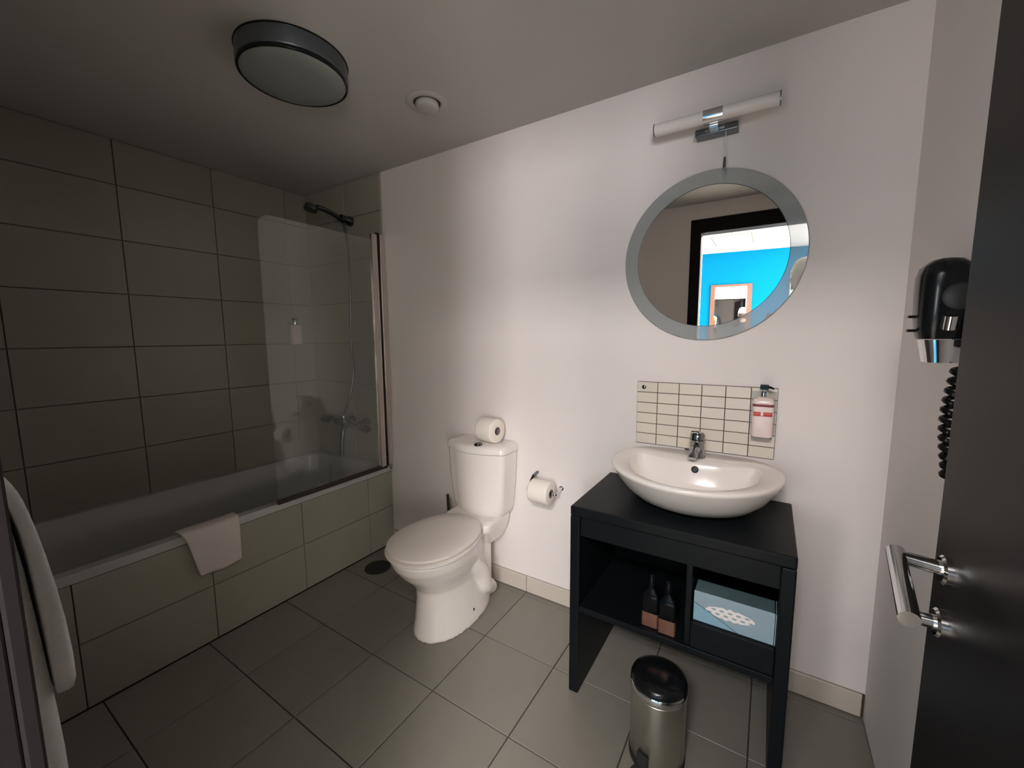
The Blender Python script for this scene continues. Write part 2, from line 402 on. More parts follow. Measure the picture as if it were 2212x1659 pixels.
def window(name, x0, x1, z0, z1):
    w = struct(wall_slab(name, x0, x1, z0, z1, 0.004, 0.016, M['wwhite']))
    return w
# unseen frames added round the two far fill lamps, on a solid wall
for nm, x0, x1, z0, z1 in (('added_window_1', 1.23, 2.61, 0.96, 2.14), ('added_window_2', -0.89, -0.07, 0.51, 1.73)):
    e = 0.05
    v = []
    for o_ in (0.0, 0.03):
        v += [on_wall(*p, o_) for p in ((x0 - e, z0 - e), (x1 + e, z0 - e), (x1 + e, z1 + e), (x0 - e, z1 + e), (x0, z0), (x1, z0), (x1, z1), (x0, z1))]
    f = []
    for i in range(4):
        j = (i + 1) % 4
        f += [(i, j, 4 + j, 4 + i), (8 + i, 12 + i, 12 + j, 8 + j), (i, 8 + i, 8 + j, j), (4 + i, 4 + j, 12 + j, 12 + i)]
    struct(obj(nm, v, f, M['wwhite']))
# ceiling hatch seen as thin lines
hx0, hx1, hy0, hy1 = 0.33, 0.75, -4.50, -3.87
hatch = thing('ceiling_hatch', (0.54, -4.18, BZ), 'thin edged white access hatch in the bright white ceiling beyond the doorway', 'hatch')
box('hatch_panel', (hx0 + 0.006, hy0 + 0.006, BZ - 0.006), (hx1 - 0.006, hy1 - 0.006, BZ - 0.0005), M['white2'], hatch)
v = []
for zz in (BZ - 0.004, BZ - 0.0005):
    v += [(hx0 - .006, hy0 - .006, zz), (hx1 + .006, hy0 - .006, zz), (hx1 + .006, hy1 + .006, zz), (hx0 - .006, hy1 + .006, zz), (hx0 + .006, hy0 + .006, zz), (hx1 - .006, hy0 + .006, zz), (hx1 - .006, hy1 - .006, zz), (hx0 + .006, hy1 - .006, zz)]
f = []
for i in range(4):
    j = (i + 1) % 4
    f += [(i, j, 4 + j, 4 + i), (8 + i, 12 + i, 12 + j, 8 + j), (i, 8 + i, 8 + j, j), (4 + i, 4 + j, 12 + j, 12 + i)]
obj('hatch_edge', v, f, M['grout'], hatch)
# brown framed looking glass on the blue wall
fm = thing('framed_mirror', on_wall(0.485, 1.0, 0.0), 'brown wooden framed mirror hanging on the bright blue bedroom wall', 'mirror')
FX0, FX1, FZ0, FZ1, FW = 0.225, 0.745, 0.55, 2.047, 0.058
wall_slab('frame_stile', FX0, FX0 + FW, FZ0, FZ1, 0.002, 0.03, M['redwood'], fm, 0.003)
wall_slab('frame_stile', FX1 - FW, FX1, FZ0, FZ1, 0.002, 0.03, M['redwood'], fm, 0.003)
wall_slab('frame_rail', FX0 + FW, FX1 - FW, FZ1 - 0.03, FZ1, 0.002, 0.028, M['redwood'], fm, 0.003)
wall_slab('frame_rail', FX0 + FW, FX1 - FW, FZ0, FZ0 + 0.03, 0.002, 0.028, M['redwood'], fm, 0.003)
wall_slab('glass', FX0 + FW - 0.004, FX1 - FW + 0.004, FZ0 + 0.026, FZ1 - 0.026, 0.003, 0.012, M['mirror'], fm)

# ------------------------------------------------------------------ bath with tiled apron
bath = thing('bathtub', (-1.38, -0.85, 0), 'white built-in bathtub with cream tiled side panel along the left wall', 'bathtub')
bcx, bcy = (XL + XA) / 2, YF / 2
hx, hy = (XA - XL) / 2 - 0.0015, -YF / 2 - 0.011
rings = [rrect(bcx, bcy, hx, hy, 0.006, 0.480), rrect(bcx, bcy, hx + 0.0005, hy, 0.006, 0.508), rrect(bcx, bcy, hx - 0.004, hy - 0.004, 0.006, 0.514),
         rrect(bcx, bcy, hx - 0.050, hy - 0.060, 0.11, 0.514), rrect(bcx, bcy, hx - 0.058, hy - 0.068, 0.11, 0.506),
         rrect(bcx, bcy, hx - 0.075, hy - 0.10, 0.12, 0.35), rrect(bcx, bcy, hx - 0.095, hy - 0.15, 0.13, 0.18), rrect(bcx, bcy, hx - 0.14, hy - 0.22, 0.14, 0.125)]
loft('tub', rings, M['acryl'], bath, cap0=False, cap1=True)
apron = box('apron_panel', (XA - 0.03, YF + 0.003, 0.0), (XA - 0.010, -0.003, 0.479), M['grout'], bath)
ya = [0.0, -0.187, -0.602, -1.016, -1.433, YF]
for z0, z1 in ((0.001, 0.249), (0.249, 0.479)):
    for y1, y0 in zip(ya[:-1], ya[1:]):
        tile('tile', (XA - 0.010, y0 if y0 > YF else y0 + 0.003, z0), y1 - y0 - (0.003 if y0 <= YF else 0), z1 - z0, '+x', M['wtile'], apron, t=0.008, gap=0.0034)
lathe('overflow', [(0.034, 0), (0.034, 0.008), (0.028, 0.013), (0.010, 0.014)], (-1.365, -0.082, 0.425), (0, -1, 0.12), M['darkchrome'], bath, n=26)
# shower screen
scr = thing('shower_screen', (-0.987, -0.05, 0.52), 'clear glass bath screen with tall aluminium wall profile at tub edge', 'screen')
gx = -0.990
def rounded_panel(y0, y1, z0, z1, r):
    pts = [(y1, z0), (y1, z1)]
    for k in range(9):
        a = math.radians(90 + 90 * k / 8); pts.append((y0 + r + r * math.cos(a), z1 - r + r * math.sin(a)))
    pts.append((y0, z0)); return pts
prism('glass_panel', rounded_panel(-0.725, -0.090, 0.536, 1.895, 0.06), 'x', gx - 0.003, gx + 0.003, M['glass'], scr)
box('wall_profile', (gx - 0.014, -0.042, 0.530), (gx + 0.012, -0.010, 1.935), M['alu'], scr, bevel=0.004)
box('hinge_profile', (gx - 0.010, -0.098, 0.530), (gx + 0.010, -0.060, 1.930), M['alu'], scr, bevel=0.004)
box('profile_gasket', (gx - 0.006, -0.061, 0.532), (gx + 0.006, -0.041, 1.940), M['black'], scr)
box('bottom_seal', (gx - 0.006, -0.728, 0.516), (gx + 0.008, -0.050, 0.540), M['seal'], scr, bevel=0.002)
# bath mixer, hose, hand shower
mx = thing('bath_mixer', (-1.285, -0.05, 0.76), 'chrome wall mounted bath mixer with two knobs above the tub end', 'tap')
mb = tube('mixer_body', [(-1.42, -0.11, 0.782), (-1.15, -0.11, 0.768)], 0.020, M['darkchrome'], mx, n=18)
for x0, x1, z in ((-1.545, -1.425, 0.787), (-1.145, -1.075, 0.766)):
    lathe('mixer_knob', [(0.020, 0), (0.025, 0.01), (0.026, abs(x1 - x0) * 0.8), (0.020, abs(x1 - x0))], (x0, -0.11, z), (1, 0, -0.05), M['darkchrome'], mb, n=22)
for x in (-1.36, -1.21):
    lathe('wall_flange', [(0.030, 0), (0.028, 0.012), (0.014, 0.02), (0.014, 0.09)], (x, -0.0095, 0.777), (0, -1, 0), M['darkchrome'], mx, n=20)
tube('bath_spout', spline([(-1.290, -0.115, 0.766), (-1.290, -0.135, 0.735), (-1.290, -0.150, 0.66), (-1.288, -0.158, 0.575)], 6), 0.014, M['darkchrome'], mx, n=16)
lathe('diverter', [(0.009, 0), (0.009, 0.03), (0.012, 0.034), (0.010, 0.046)], (-1.290, -0.125, 0.785), (0, -0.1, 1), M['chrome'], mx, n=16)
sh = thing('hand_shower', (-1.28, -0.03, 2.06), 'chrome hand shower in wall bracket with hose above the bath', 'shower')
lathe('wall_bracket', [(0.030, 0), (0.030, 0.02), (0.022, 0.035), (0.022, 0.075)], (-1.275, -0.0095, 2.055), (0, -1, 0.1), M['darkchrome'], sh, n=20)
shd = tube('shower_handle', spline([(-1.278, -0.060, 2.045), (-1.28, -0.12, 2.070), (-1.28, -0.19, 2.086), (-1.28, -0.235, 2.088)], 6), [0.014] * 19, M['darkchrome'], sh, n=14)
lathe('shower_head', [(0.016, 0), (0.034, 0.012), (0.038, 0.030), (0.036, 0.040), (0.030, 0.041)], (-1.28, -0.268, 2.098), (0.02, -0.28, -0.96), M['darkchrome'], shd, n=24)
tube('shower_hose', spline([(-1.278, -0.060, 2.03), (-1.272, -0.048, 1.88), (-1.274, -0.045, 1.6), (-1.29, -0.045, 1.3), (-1.275, -0.048, 1.12), (-1.287, -0.075, 0.95), (-1.290, -0.110, 0.86), (-1.290, -0.124, 0.834)], 8), 0.0075, M['darkchrome'], sh, n=10)
# soap dispensers: wall holder with bottle
def dispenser(name, x, y, z, axis, label, s=1.0, red=True):
    """axis '-y': on back wall, '+x': on left wall; x,y,z = foot of the bottle axis"""
    out = Vector((0, -1, 0)) if axis == '-y' else Vector((1, 0, 0))
    side = Vector((1, 0, 0)) if axis == '-y' else Vector((0, -1, 0))
    base = Vector((x, y, z))
    t = thing(name, base, label, 'soap dispenser', 'wall mounted soap dispensers')
    def rect(hw, hd, zz, n=4, r=0.012, off=0):
        pts = rrect(0, 0, hw, hd, min(r, hd - 0.001), 0, n)
        return [base + side * p[0] + out * (p[1] + off) + Vector((0, 0, zz)) for p in pts]
    w, dp = 0.031 * s, 0.026 * s
    bb = loft('bottle_body', [rect(w * 0.93, dp * 0.93, 0.0), rect(w, dp, 0.006), rect(w, dp, 0.118 * s), rect(w * 0.93, dp * 0.9, 0.128 * s), rect(w * 0.42, dp * 0.5, 0.136 * s)], M['soap'], t)
    lathe('pump_collar', [(0.0125, 0), (0.0125, 0.016), (0.007, 0.018), (0.007, 0.024)], base + Vector((0, 0, 0.1362 * s)), (0, 0, 1), M['chrome'], t, n=20)
    bz = 0.1605 * s
    hd = loft('pump_head', [[base + side * (a * 0.0125) + out * (b * 0.0115) + Vector((0, 0, bz)) for a, b in ((-1, -1), (1, -1), (1, 1), (-1, 1))],
                            [base + side * (a * 0.0130) + out * (b * 0.0120) + Vector((0, 0, bz + 0.0175)) for a, b in ((-1, -1), (1, -1), (1, 1), (-1, 1))]], M['black'], t, smooth=False, bevel=0.002)
    sd = (side * 0.8 + out * 0.4).normalized()
    tube('pump_nozzle', [base + Vector((0, 0, bz + 0.0095)) + sd * 0.008, base + Vector((0, 0, bz + 0.0085)) + sd * 0.022, base + Vector((0, 0, bz + 0.005)) + sd * 0.032], [0.0045, 0.004, 0.003], M['black'], hd, n=10)
    def band(nm, z0, z1, h0, h1, mat):
        # curved patch just proud of the bottle's front half
        W_, D_, r_ = w + 0.0006, dp + 0.0006, 0.012
        pts = []
        for q in range(13):
            x = h0 + (h1 - h0) * q / 12
            e = max(0.0, abs(x) - (W_ - r_))
            pts.append((x, D_ - r_ + math.sqrt(max(0.0, r_ * r_ - e * e)), 0))
        v, f = [], []
        for p in pts:
            for zz in (z0, z1): v.append(base + side * p[0] + out * p[1] + Vector((0, 0, zz)))
        for i in range(len(pts) - 1): f.append((2 * i, 2 * i + 2, 2 * i + 3, 2 * i + 1))
        o = obj(nm, v, f, mat, bb, smooth=True)
        sm = o.modifiers.new('thick', 'SOLIDIFY'); sm.thickness = 0.0006
        return o
    if red: band('label_band', 0.1045 * s, 0.1130 * s, -w, w, M['dred'])
    if red: band('label_block', 0.074 * s, 0.0865 * s, -0.0270 * s, -0.0060 * s, M['redlab'])
    if red: band('label_block', 0.074 * s, 0.0865 * s, 0.0015 * s, 0.0270 * s, M['redlab'])
    if red: band('label_rule', 0.0722 * s, 0.0738 * s, -0.0270 * s, 0.0270 * s, M['redlab'])
    # clear bracket: back plate and floor
    wallgap = 0.0305 * s
    hp = [base + side * a + out * (-wallgap) + Vector((0, 0, b)) for a, b in ((-0.037 * s, -0.004), (0.037 * s, -0.004), (0.037 * s, 0.15 * s), (-0.037 * s, 0.15 * s))]
    loft('holder_plate', [hp, [p + out * 0.003 for p in hp]], M['clear'], t, smooth=False)
    fl = [base + side * a + out * b + Vector((0, 0, -0.0035)) for a, b in ((-0.030 * s, -0.027 * s), (0.030 * s, -0.027 * s), (0.030 * s, 0.022), (-0.030 * s, 0.022))]
    loft('holder_floor', [fl, [p + Vector((0, 0, 0.003)) for p in fl]], M['clear'], t, smooth=False)
    return t
dispenser('soap_dispenser', XL + 0.034, -0.155, 1.285, '+x', 'small white pump soap bottle in holder on tiled wall above bath', red=False)
# bath mat over the tub edge
def draped(name, prof, y0, y1, mat, skew=None, label='', cat='', n=14, thick=0.006, wav=0.003, group=None):
    v, f = [], []
    m = len(prof)
    for i in range(n + 1):
        t = i / n
        for j, (x, z) in enumerate(prof):
            s = j / (m - 1)
            y = y0 + (y1 - y0) * t + (skew(s, t) if skew else 0)
            w = wav * math.sin(9 * t + 3 * s) * s
            v.append((x + w, y, z + wav * 0.8 * math.sin(7 * t + 1) * s))
    for i in range(n):
        for j in range(m - 1):
            a = i * m + j; f.append((a, a + 1, a + m + 1, a + m))
    o = obj(name, v, f, mat, None, smooth=True, angle=80)
    sm = o.modifiers.new('thick', 'SOLIDIFY'); sm.thickness = thick; sm.offset = 1
    sm2 = o.modifiers.new('sub', 'SUBSURF'); sm2.levels = 1; sm2.render_levels = 1
    return tag(o, label, cat, group)
tprof = [(-1.098, 0.42), (-1.088, 0.47), (-1.074, 0.512), (-1.056, 0.5235), (-1.02, 0.5245), (-1.000, 0.5225), (-0.990, 0.510), (-0.989, 0.47), (-0.989, 0.42), (-0.988, 0.37), (-0.986, 0.318)]
draped('bath_mat', tprof, -1.118, -0.892, M['towel'], skew=lambda s, t: (1 - t) * 0.05 * max(0, s - 0.5) * 2 - 0.012 * s * t, label='white bath mat folded over the edge of the bathtub', cat='bath mat', thick=0.007)

# ------------------------------------------------------------------ toilet
TX = -0.232
toilet = thing('toilet', (TX, -0.35, 0), 'white close coupled toilet with lid down against the back wall', 'toilet')
def egg(cx, hw, yf, yb, z, bw=0.8, n=40, p=2.2):
    """egg outline: front at yf (towards camera), back at yb with half width bw*hw"""
    pts = []; ym = yb + (yf - yb) * 0.52
    for i in range(n):
        a = 2 * PI * i / n
        c, s = math.cos(a), math.sin(a)
        if s >= 0:          # front half
            x = hw * math.copysign(abs(c) ** (2 / p), c); y = ym + (yf - ym) * (abs(s) ** (2 / p))
        else:
            x = hw * math.copysign(abs(c) ** (2 / 2.6), c); y = ym + (yb - ym) * (abs(s) ** (2 / 2.6))
            k = abs(y - ym) / abs(yb - ym)
            x *= 1 - (1 - bw) * k ** 1.5
        pts.append((cx + x, y, z))
    return pts
def build_pan():
    parts = []
    r = [egg(TX + 0.012, 0.132, -0.560, -0.110, 0.0, 0.9), egg(TX + 0.012, 0.131, -0.558, -0.110, 0.018, 0.9), egg(TX + 0.012, 0.124, -0.548, -0.115, 0.07, 0.9),
         egg(TX + 0.010, 0.117, -0.535, -0.125, 0.16, 0.85), egg(TX + 0.008, 0.118, -0.535, -0.13, 0.215, 0.8), egg(TX + 0.005, 0.132, -0.562, -0.14, 0.255, 0.75),
         egg(TX, 0.155, -0.605, -0.15, 0.30, 0.72), egg(TX, 0.170, -0.640, -0.16, 0.35, 0.72), egg(TX, 0.176, -0.652, -0.165, 0.388, 0.74), egg(TX, 0.174, -0.650, -0.165, 0.394, 0.74)]
    parts.append(loft_data(r))
    # ledge under the cistern
    def led(hw, yf, z): return rrect(TX, (yf - 0.008) / 2, hw, abs(yf + 0.008) / 2, 0.03, z, 6)
    parts.append(loft_data([led(0.10, -0.15, 0.29), led(0.125, -0.19, 0.34), led(0.140, -0.225, 0.385), led(0.143, -0.225, 0.418), led(0.138, -0.2, 0.43)]))
    # moulded trapway on each flank
    for sx in (1, -1):
        pts = spline([(TX + sx * 0.090, -0.42, 0.315), (TX + sx * 0.112, -0.34, 0.285), (TX + sx * 0.120, -0.265, 0.215), (TX + sx * 0.116, -0.225, 0.13), (TX + sx * 0.104, -0.17, 0.085), (TX + sx * 0.095, -0.13, 0.05)], 6)
        rad = [0.03 + 0.012 * math.sin(PI * i / (len(pts) - 1)) for i in range(len(pts))]
        rings = []
        prev = None
        for i, p in enumerate(pts):
            t = (pts[min(i + 1, len(pts) - 1)] - pts[max(i - 1, 0)]).normalized()
            if prev is None: x, y, _ = frame_of(t)
            else: x = (prev - t * prev.dot(t)).normalized(); y = t.cross(x)
            prev = x
            rings.append([p + x * rad[i] * math.cos(2 * PI * k / 12) + y * rad[i] * math.sin(2 * PI * k / 12) for k in range(12)])
        parts.append(loft_data(rings))
        parts.append(loft_data([[(TX + sx * (0.10 + a * 0.026), -0.32 + b * 0.022, z) for a, b in ((-1, -1), (1, -1), (1, 1), (-1, 1))] for z in (0.03, 0.085)]))
    parts.append(loft_data([rrect(TX, -0.165, 0.085, 0.075, 0.04, z, 6) for z in (0.05, 0.33)]))
    V, Fc = [], []
    for v, f in parts:
        n = len(V); V += [tuple(p) for p in v]; Fc += [tuple(i + n for i in q) for q in f]
    o = obj('pan', V, Fc, M['ceramic'], toilet, smooth=True)
    rm = o.modifiers.new('remesh', 'REMESH'); rm.mode = 'VOXEL'; rm.voxel_size = 0.006; rm.use_smooth_shade = True
    s = o.modifiers.new('smooth', 'SMOOTH'); s.factor = 0.5; s.iterations = 7
    dg = bpy.context.evaluated_depsgraph_get()
    me = bpy.data.meshes.new_from_object(o.evaluated_get(dg))
    o.modifiers.clear(); o.data = me
    me.polygons.foreach_set('use_smooth', [True] * len(me.polygons))
    return o
build_pan()
lathe('fixing_cap', [(0.011, 0), (0.010, 0.006), (0.006, 0.009)], (TX + 0.128, -0.335, 0.062), (0.8, -0.6, 0.1), M['darkchrome'], toilet, n=14)
ov = 0.010
loft('seat', [egg(TX, 0.140 + ov, -0.625, -0.200, 0.3975, 0.80), egg(TX, 0.169 + ov, -0.655, -0.195, 0.4005, 0.80), egg(TX, 0.179 + ov, -0.665, -0.195, 0.404, 0.80), egg(TX, 0.179 + ov, -0.665, -0.195, 0.412, 0.80), egg(TX, 0.174 + ov, -0.660, -0.195, 0.4155, 0.80)], M['plastic'], toilet)
loft('lid', [egg(TX, 0.142 + ov, -0.625, -0.200, 0.4195, 0.80), egg(TX, 0.166 + ov, -0.652, -0.190, 0.4212, 0.80), egg(TX, 0.1735 + ov, -0.660, -0.188, 0.4235, 0.80), egg(TX, 0.1725 + ov, -0.659, -0.190, 0.433, 0.80), egg(TX, 0.160 + ov, -0.642, -0.196, 0.4385, 0.80), egg(TX, 0.10, -0.55, -0.26, 0.4415, 0.8), egg(TX, 0.02, -0.42, -0.36, 0.4422, 0.8)], M['plastic'], toilet, angle=60)
for sx in (-1, 1):
    tube('hinge', [(TX + sx * 0.10, -0.198, 0.408), (TX + sx * 0.055, -0.198, 0.408)], 0.009, M['plastic'], toilet, n=12)
def bow(hw, yc, ys, z, inset=0.0, n=9):
    """cistern plan: flat on the wall, bowed front reaching yc at centre and ys at the corners"""
    hw -= inset; pts = [(TX - hw, -0.012 , z), (TX - hw, ys * 0.55, z)]
    r = 0.035
    for k in range(5):
        a = PI + PI / 2 * k / 4
        pts.append((TX - hw + r + r * math.cos(a), ys + r * 0.2 + r * 0.8 * math.sin(a) + inset, z))
    for k in range(1, n):
        t = -1 + 2 * k / n; w = hw - r
        y0 = ys - r * 0.6
        pts.append((TX + t * w, y0 + (yc - y0) * (1 - t * t) + inset, z))
    for k in range(5):
        a = 1.5 * PI + PI / 2 * k / 4
        pts.append((TX + hw - r + r * math.cos(a), ys + r * 0.2 + r * 0.8 * math.sin(a) + inset, z))
    pts += [(TX + hw, ys * 0.55, z), (TX + hw, -0.012, z)]
    return pts
cis = loft('cistern', [bow(0.140, -0.150, -0.095, 0.424), bow(0.150, -0.162, -0.105, 0.432), bow(0.158, -0.172, -0.112, 0.47), bow(0.170, -0.178, -0.118, 0.60), bow(0.178, -0.182, -0.122, 0.752)], M['ceramic'], toilet, angle=50)
loft('cistern_lid', [bow(0.180, -0.186, -0.125, 0.7545), bow(0.183, -0.189, -0.128, 0.757), bow(0.183, -0.189, -0.128, 0.775), bow(0.179, -0.185, -0.124, 0.787), bow(0.168, -0.172, -0.112, 0.794), bow(0.14, -0.145, -0.09, 0.7965)], M['ceramic'], cis, angle=50)
lathe('flush_button', [(0.021, 0), (0.021, 0.008), (0.017, 0.012), (0.010, 0.0125)], (TX + 0.040, -0.152, 0.7930), (0, 0, 1), M['darkchrome'], cis, n=24)

def paper_roll(name, c, axis, r, L, label, cat='toilet paper'):
    ax = Vector(axis).normalized(); c = Vector(c)
    t = thing(name, c - Vector((0, 0, r)), label, cat, 'toilet rolls')
    ri = 0.021
    lathe('paper', [(ri, 0), (r - 0.006, 0), (r - 0.001, 0.004), (r, 0.010), (r, L - 0.010), (r - 0.001, L - 0.004), (r - 0.006, L), (ri, L)], c - ax * (L / 2), axis, M['paper'], t, n=40, closed=True, angle=55)
    lathe('core', [(ri - 0.0022, 0.001), (ri - 0.0004, 0.001), (ri - 0.0004, L - 0.001), (ri - 0.0022, L - 0.001)], c - ax * (L / 2), axis, M['card'], t, n=24, closed=True)
    return t
paper_roll('toilet_roll', (-0.172, -0.080, 0.7980 + 0.0615), (1, -0.12, 0), 0.061, 0.105, 'spare toilet roll lying on top of the cistern')
paper_roll('toilet_roll', (0.124, -0.0775, 0.593), (1, -0.05, 0), 0.056, 0.106, 'toilet roll hanging on chrome holder beside the black vanity')
hd = thing('toilet_roll_holder', (0.06, -0.01, 0.62), 'chrome toilet roll holder on the wall between toilet and vanity', 'holder')
lathe('wall_plate', [(0.012, 0), (0.012, 0.004), (0.009, 0.007)], (0.192, -0.0005, 0.598), (0, -1, 0), M['chrome'], hd, n=24)
tube('holder_arm', spline([(0.192, -0.0076, 0.598), (0.196, -0.045, 0.597), (0.199, -0.066, 0.5945), (0.190, -0.0795, 0.593), (0.12, -0.0775, 0.593), (0.055, -0.0742, 0.593)], 6), 0.0065, M['chrome'], hd, n=12)
lathe('end_knob', [(0.007, 0), (0.013, 0.004), (0.014, 0.012), (0.008, 0.018)], (0.062, -0.0745, 0.593), (-1, 0, 0), M['chrome'], hd, n=18)
prism('roll_cover_arm', [(-0.062, 0.612), (-0.075, 0.598), (-0.080, 0.605), (-0.070, 0.636), (-0.045, 0.655), (-0.012, 0.660), (-0.0005, 0.662), (-0.0005, 0.655), (-0.012, 0.653), (-0.043, 0.648), (-0.064, 0.631)], 'x', 0.056, 0.068, M['darkchrome'], hd)
# toilet brush behind the pan and the floor drain
tb_ = thing('toilet_brush', (-0.452, -0.085, 0), 'toilet brush with dark green handle standing behind the toilet', 'toilet brush')
lathe('brush_pot', [(0.045, 0), (0.048, 0.01), (0.046, 0.20), (0.043, 0.20), (0.042, 0.02)], (-0.452, -0.085, 0.0), (0, 0, 1), M['plastic'], tb_, n=26)
tube('brush_handle', [(-0.450, -0.084, 0.03), (-0.450, -0.087, 0.28), (-0.459, -0.088, 0.462)], [0.008, 0.009, 0.008], pmat('dark_green_plastic', (0.02, 0.035, 0.012), 0.4), tb_, n=12)
dr = thing('floor_drain', (-0.850, -0.268, 0), 'flat black round drain cover on floor between bath and toilet', 'drain')
lathe('drain_rim', [(0.072, 0.0003), (0.072, 0.004), (0.066, 0.007), (0.060, 0.005)], (-0.850, -0.268, 0), (0, 0, 1), M['blackm'], dr, n=32, cap1=False)
lathe('drain_plate', [(0.060, 0.0005), (0.060, 0.0055), (0.045, 0.007), (0.01, 0.0075)], (-0.850, -0.268, 0), (0, 0, 1), M['blackm'], dr, n=32)

# ------------------------------------------------------------------ vanity table
VX0, VX1, VY, VZ = 0.435, 1.105, -0.442, 0.727
van = thing('vanity_table', ((VX0 + VX1) / 2, -0.22, 0), 'black wooden vanity table with slab legs and open shelf under the basin', 'vanity')
pt = 0.036
box('table_top', (VX0, VY, VZ - pt), (VX1, -0.0125, VZ), M['vanity'], van, bevel=0.005, segs=3)
box('side_panel', (VX0, VY, 0.001), (VX0 + pt, -0.0135, VZ - pt - 0.0005), M['vanity'], van, bevel=0.004)
box('side_panel', (VX1 - pt, VY, 0.001), (VX1, -0.0135, VZ - pt - 0.0005), M['vanity'], van, bevel=0.004)
box('shelf', (VX0 + pt, VY + 0.002, 0.330), (VX1 - pt, -0.0135, 0.352), M['vanity'], van, bevel=0.003)
box('back_panel', (VX0 + pt, -0.030, 0.352), (VX1 - pt, -0.014, VZ - pt - 0.001), M['vanity'], van)
box('top_rail', (VX0 + pt, VY + 0.010, 0.618), (VX1 - pt, VY + 0.028, VZ - pt - 0.001), M['vanity'], van, bevel=0.002)
box('divider', (0.826, VY + 0.012, 0.352), (0.844, -0.031, 0.617), M['vanity'], van, bevel=0.002)
drw = box('drawer', (0.845, VY + 0.004, 0.3535), (VX1 - pt - 0.001, -0.032, 0.4385), M['vanity'], van, bevel=0.003)
# tissue box and two bottles on the shelf
tbx = thing('tissue_box', (0.955, -0.39, 0.4385), 'pale blue tissue box with white lace print in the vanity opening', 'tissue box')
bx = box('box_front', (0.0, 0.0, 0.0), (0.214, 0.003, 0.098), M['tissue'], tbx, bevel=0.0012)
bx.matrix_parent_inverse = WORLD[tbx.name].inverted(); bx.location = (0.850, -0.424, 0.4395)
box('box_carton', (0.851, -0.4205, 0.4395), (1.063, -0.352, 0.5365), M['teal'], tbx, bevel=0.002)
box('end_flap', (1.0655, -0.424, 0.4395), (1.0675, -0.352, 0.536), M['tissue'], tbx)
def toiletry(x, y, label):
    t = thing('toiletry_bottle', (x, y, 0.352), label, 'bottle', 'bottles on the vanity shelf')
    def rr(h, z, r=0.006): return rrect(x, y, h, h * 0.72, r, z, 4)
    bb = loft('bottle_body', [rr(0.0245, 0.3525), rr(0.026, 0.355), rr(0.026, 0.455), rr(0.024, 0.470), rr(0.013, 0.482), rr(0.012, 0.488)], M['bottle'], t)
    loft('copper_label', [rr(0.0268, 0.3555), rr(0.0268, 0.405)], M['copper'], bb, cap0=False, cap1=False)
    lathe('cap', [(0.012, 0), (0.012, 0.045), (0.010, 0.049)], (x, y, 0.4885), (0, 0, 1), M['bottle'], t, n=20)
    return t
toiletry(0.716, -0.399, 'black bottle with copper label on vanity shelf, left of two')
toiletry(0.772, -0.408, 'black bottle with copper label on vanity shelf, next to the tissue box')

# ------------------------------------------------------------------ basin and tap
BXC = 0.795
basin = thing('wash_basin', (BXC, -0.24, VZ), 'white ceramic wash basin with rounded front sitting on the vanity', 'basin')
def dshape(a, yb, ym, yf, bw, z, n=64, p=2.0, r=2.6, bulge=0.0):
    pts = []
    for i in range(n):
        t = 2 * PI * i / n; c, s = math.cos(t), math.sin(t)
        if s >= 0:
            x = a * math.copysign(abs(c) ** (2 / p), c); y = ym + (yf - ym) * abs(s) ** (2 / p)
        else:
            k = abs(s) ** (2 / r)
            y = ym + (yb - ym) * k
            x = a * math.copysign(abs(c) ** (2 / 5.0), c); x *= 1 - (1 - bw) * k ** 2
            y -= bulge * k * max(0.0, 1 - (abs(x) / (a * 0.92)) ** 2.2)
        pts.append((BXC + x, y, z))
    return pts
rings = [dshape(0.150, -0.085, -0.17, -0.300, 0.95, 0.7275), dshape(0.165, -0.07, -0.17, -0.318, 0.95, 0.730), dshape(0.200, -0.045, -0.175, -0.362, 0.95, 0.750), dshape(0.236, -0.028, -0.18, -0.408, 0.95, 0.785),
         dshape(0.262, -0.016, -0.182, -0.446, 0.94, 0.825), dshape(0.276, -0.0135, -0.184, -0.470, 0.92, 0.853), dshape(0.281, -0.0130, -0.185, -0.478, 0.91, 0.864), dshape(0.279, -0.0135, -0.185, -0.475, 0.91, 0.8695), dshape(0.272, -0.0150, -0.185, -0.466, 0.91, 0.8715),
         dshape(0.216, -0.108, -0.205, -0.452, 0.97, 0.8690, r=6, bulge=0.062), dshape(0.211, -0.112, -0.207, -0.447, 0.97, 0.8640, r=6, bulge=0.062), dshape(0.205, -0.120, -0.210, -0.438, 0.96, 0.846, r=5, bulge=0.058),
         dshape(0.182, -0.150, -0.220, -0.405, 0.93, 0.800, r=4, bulge=0.04), dshape(0.130, -0.19, -0.235, -0.350, 0.9, 0.768, r=3, bulge=0.02), dshape(0.04, -0.24, -0.25, -0.28, 0.9, 0.760, r=2.4)]
loft('bowl', rings, M['ceramic'], basin, angle=70)
lathe('overflow_hole', [(0.0125, 0), (0.0125, 0.002), (0.009, 0.003), (0.008, 0.001)], (BXC + 0.008, -0.1778, 0.848), (0, -1, 0.30), M['blackm'], basin, n=22)
lathe('drain', [(0.022, 0), (0.022, 0.003), (0.016, 0.005)], (BXC, -0.265, 0.760), (0, 0, 1), M['chrome'], basin, n=22)
tap = thing('basin_tap', (BXC, -0.085, 0.871), 'chrome single lever basin tap at the back of the wash basin', 'tap')
tc_ = (BXC, -0.085)
lathe('tap_body', [(0.0300, 0), (0.0300, 0.006), (0.0265, 0.011), (0.0255, 0.050), (0.0265, 0.054), (0.0265, 0.066)], (*tc_, 0.8712), (0, 0, 1), M['chrome2'], tap, n=30)
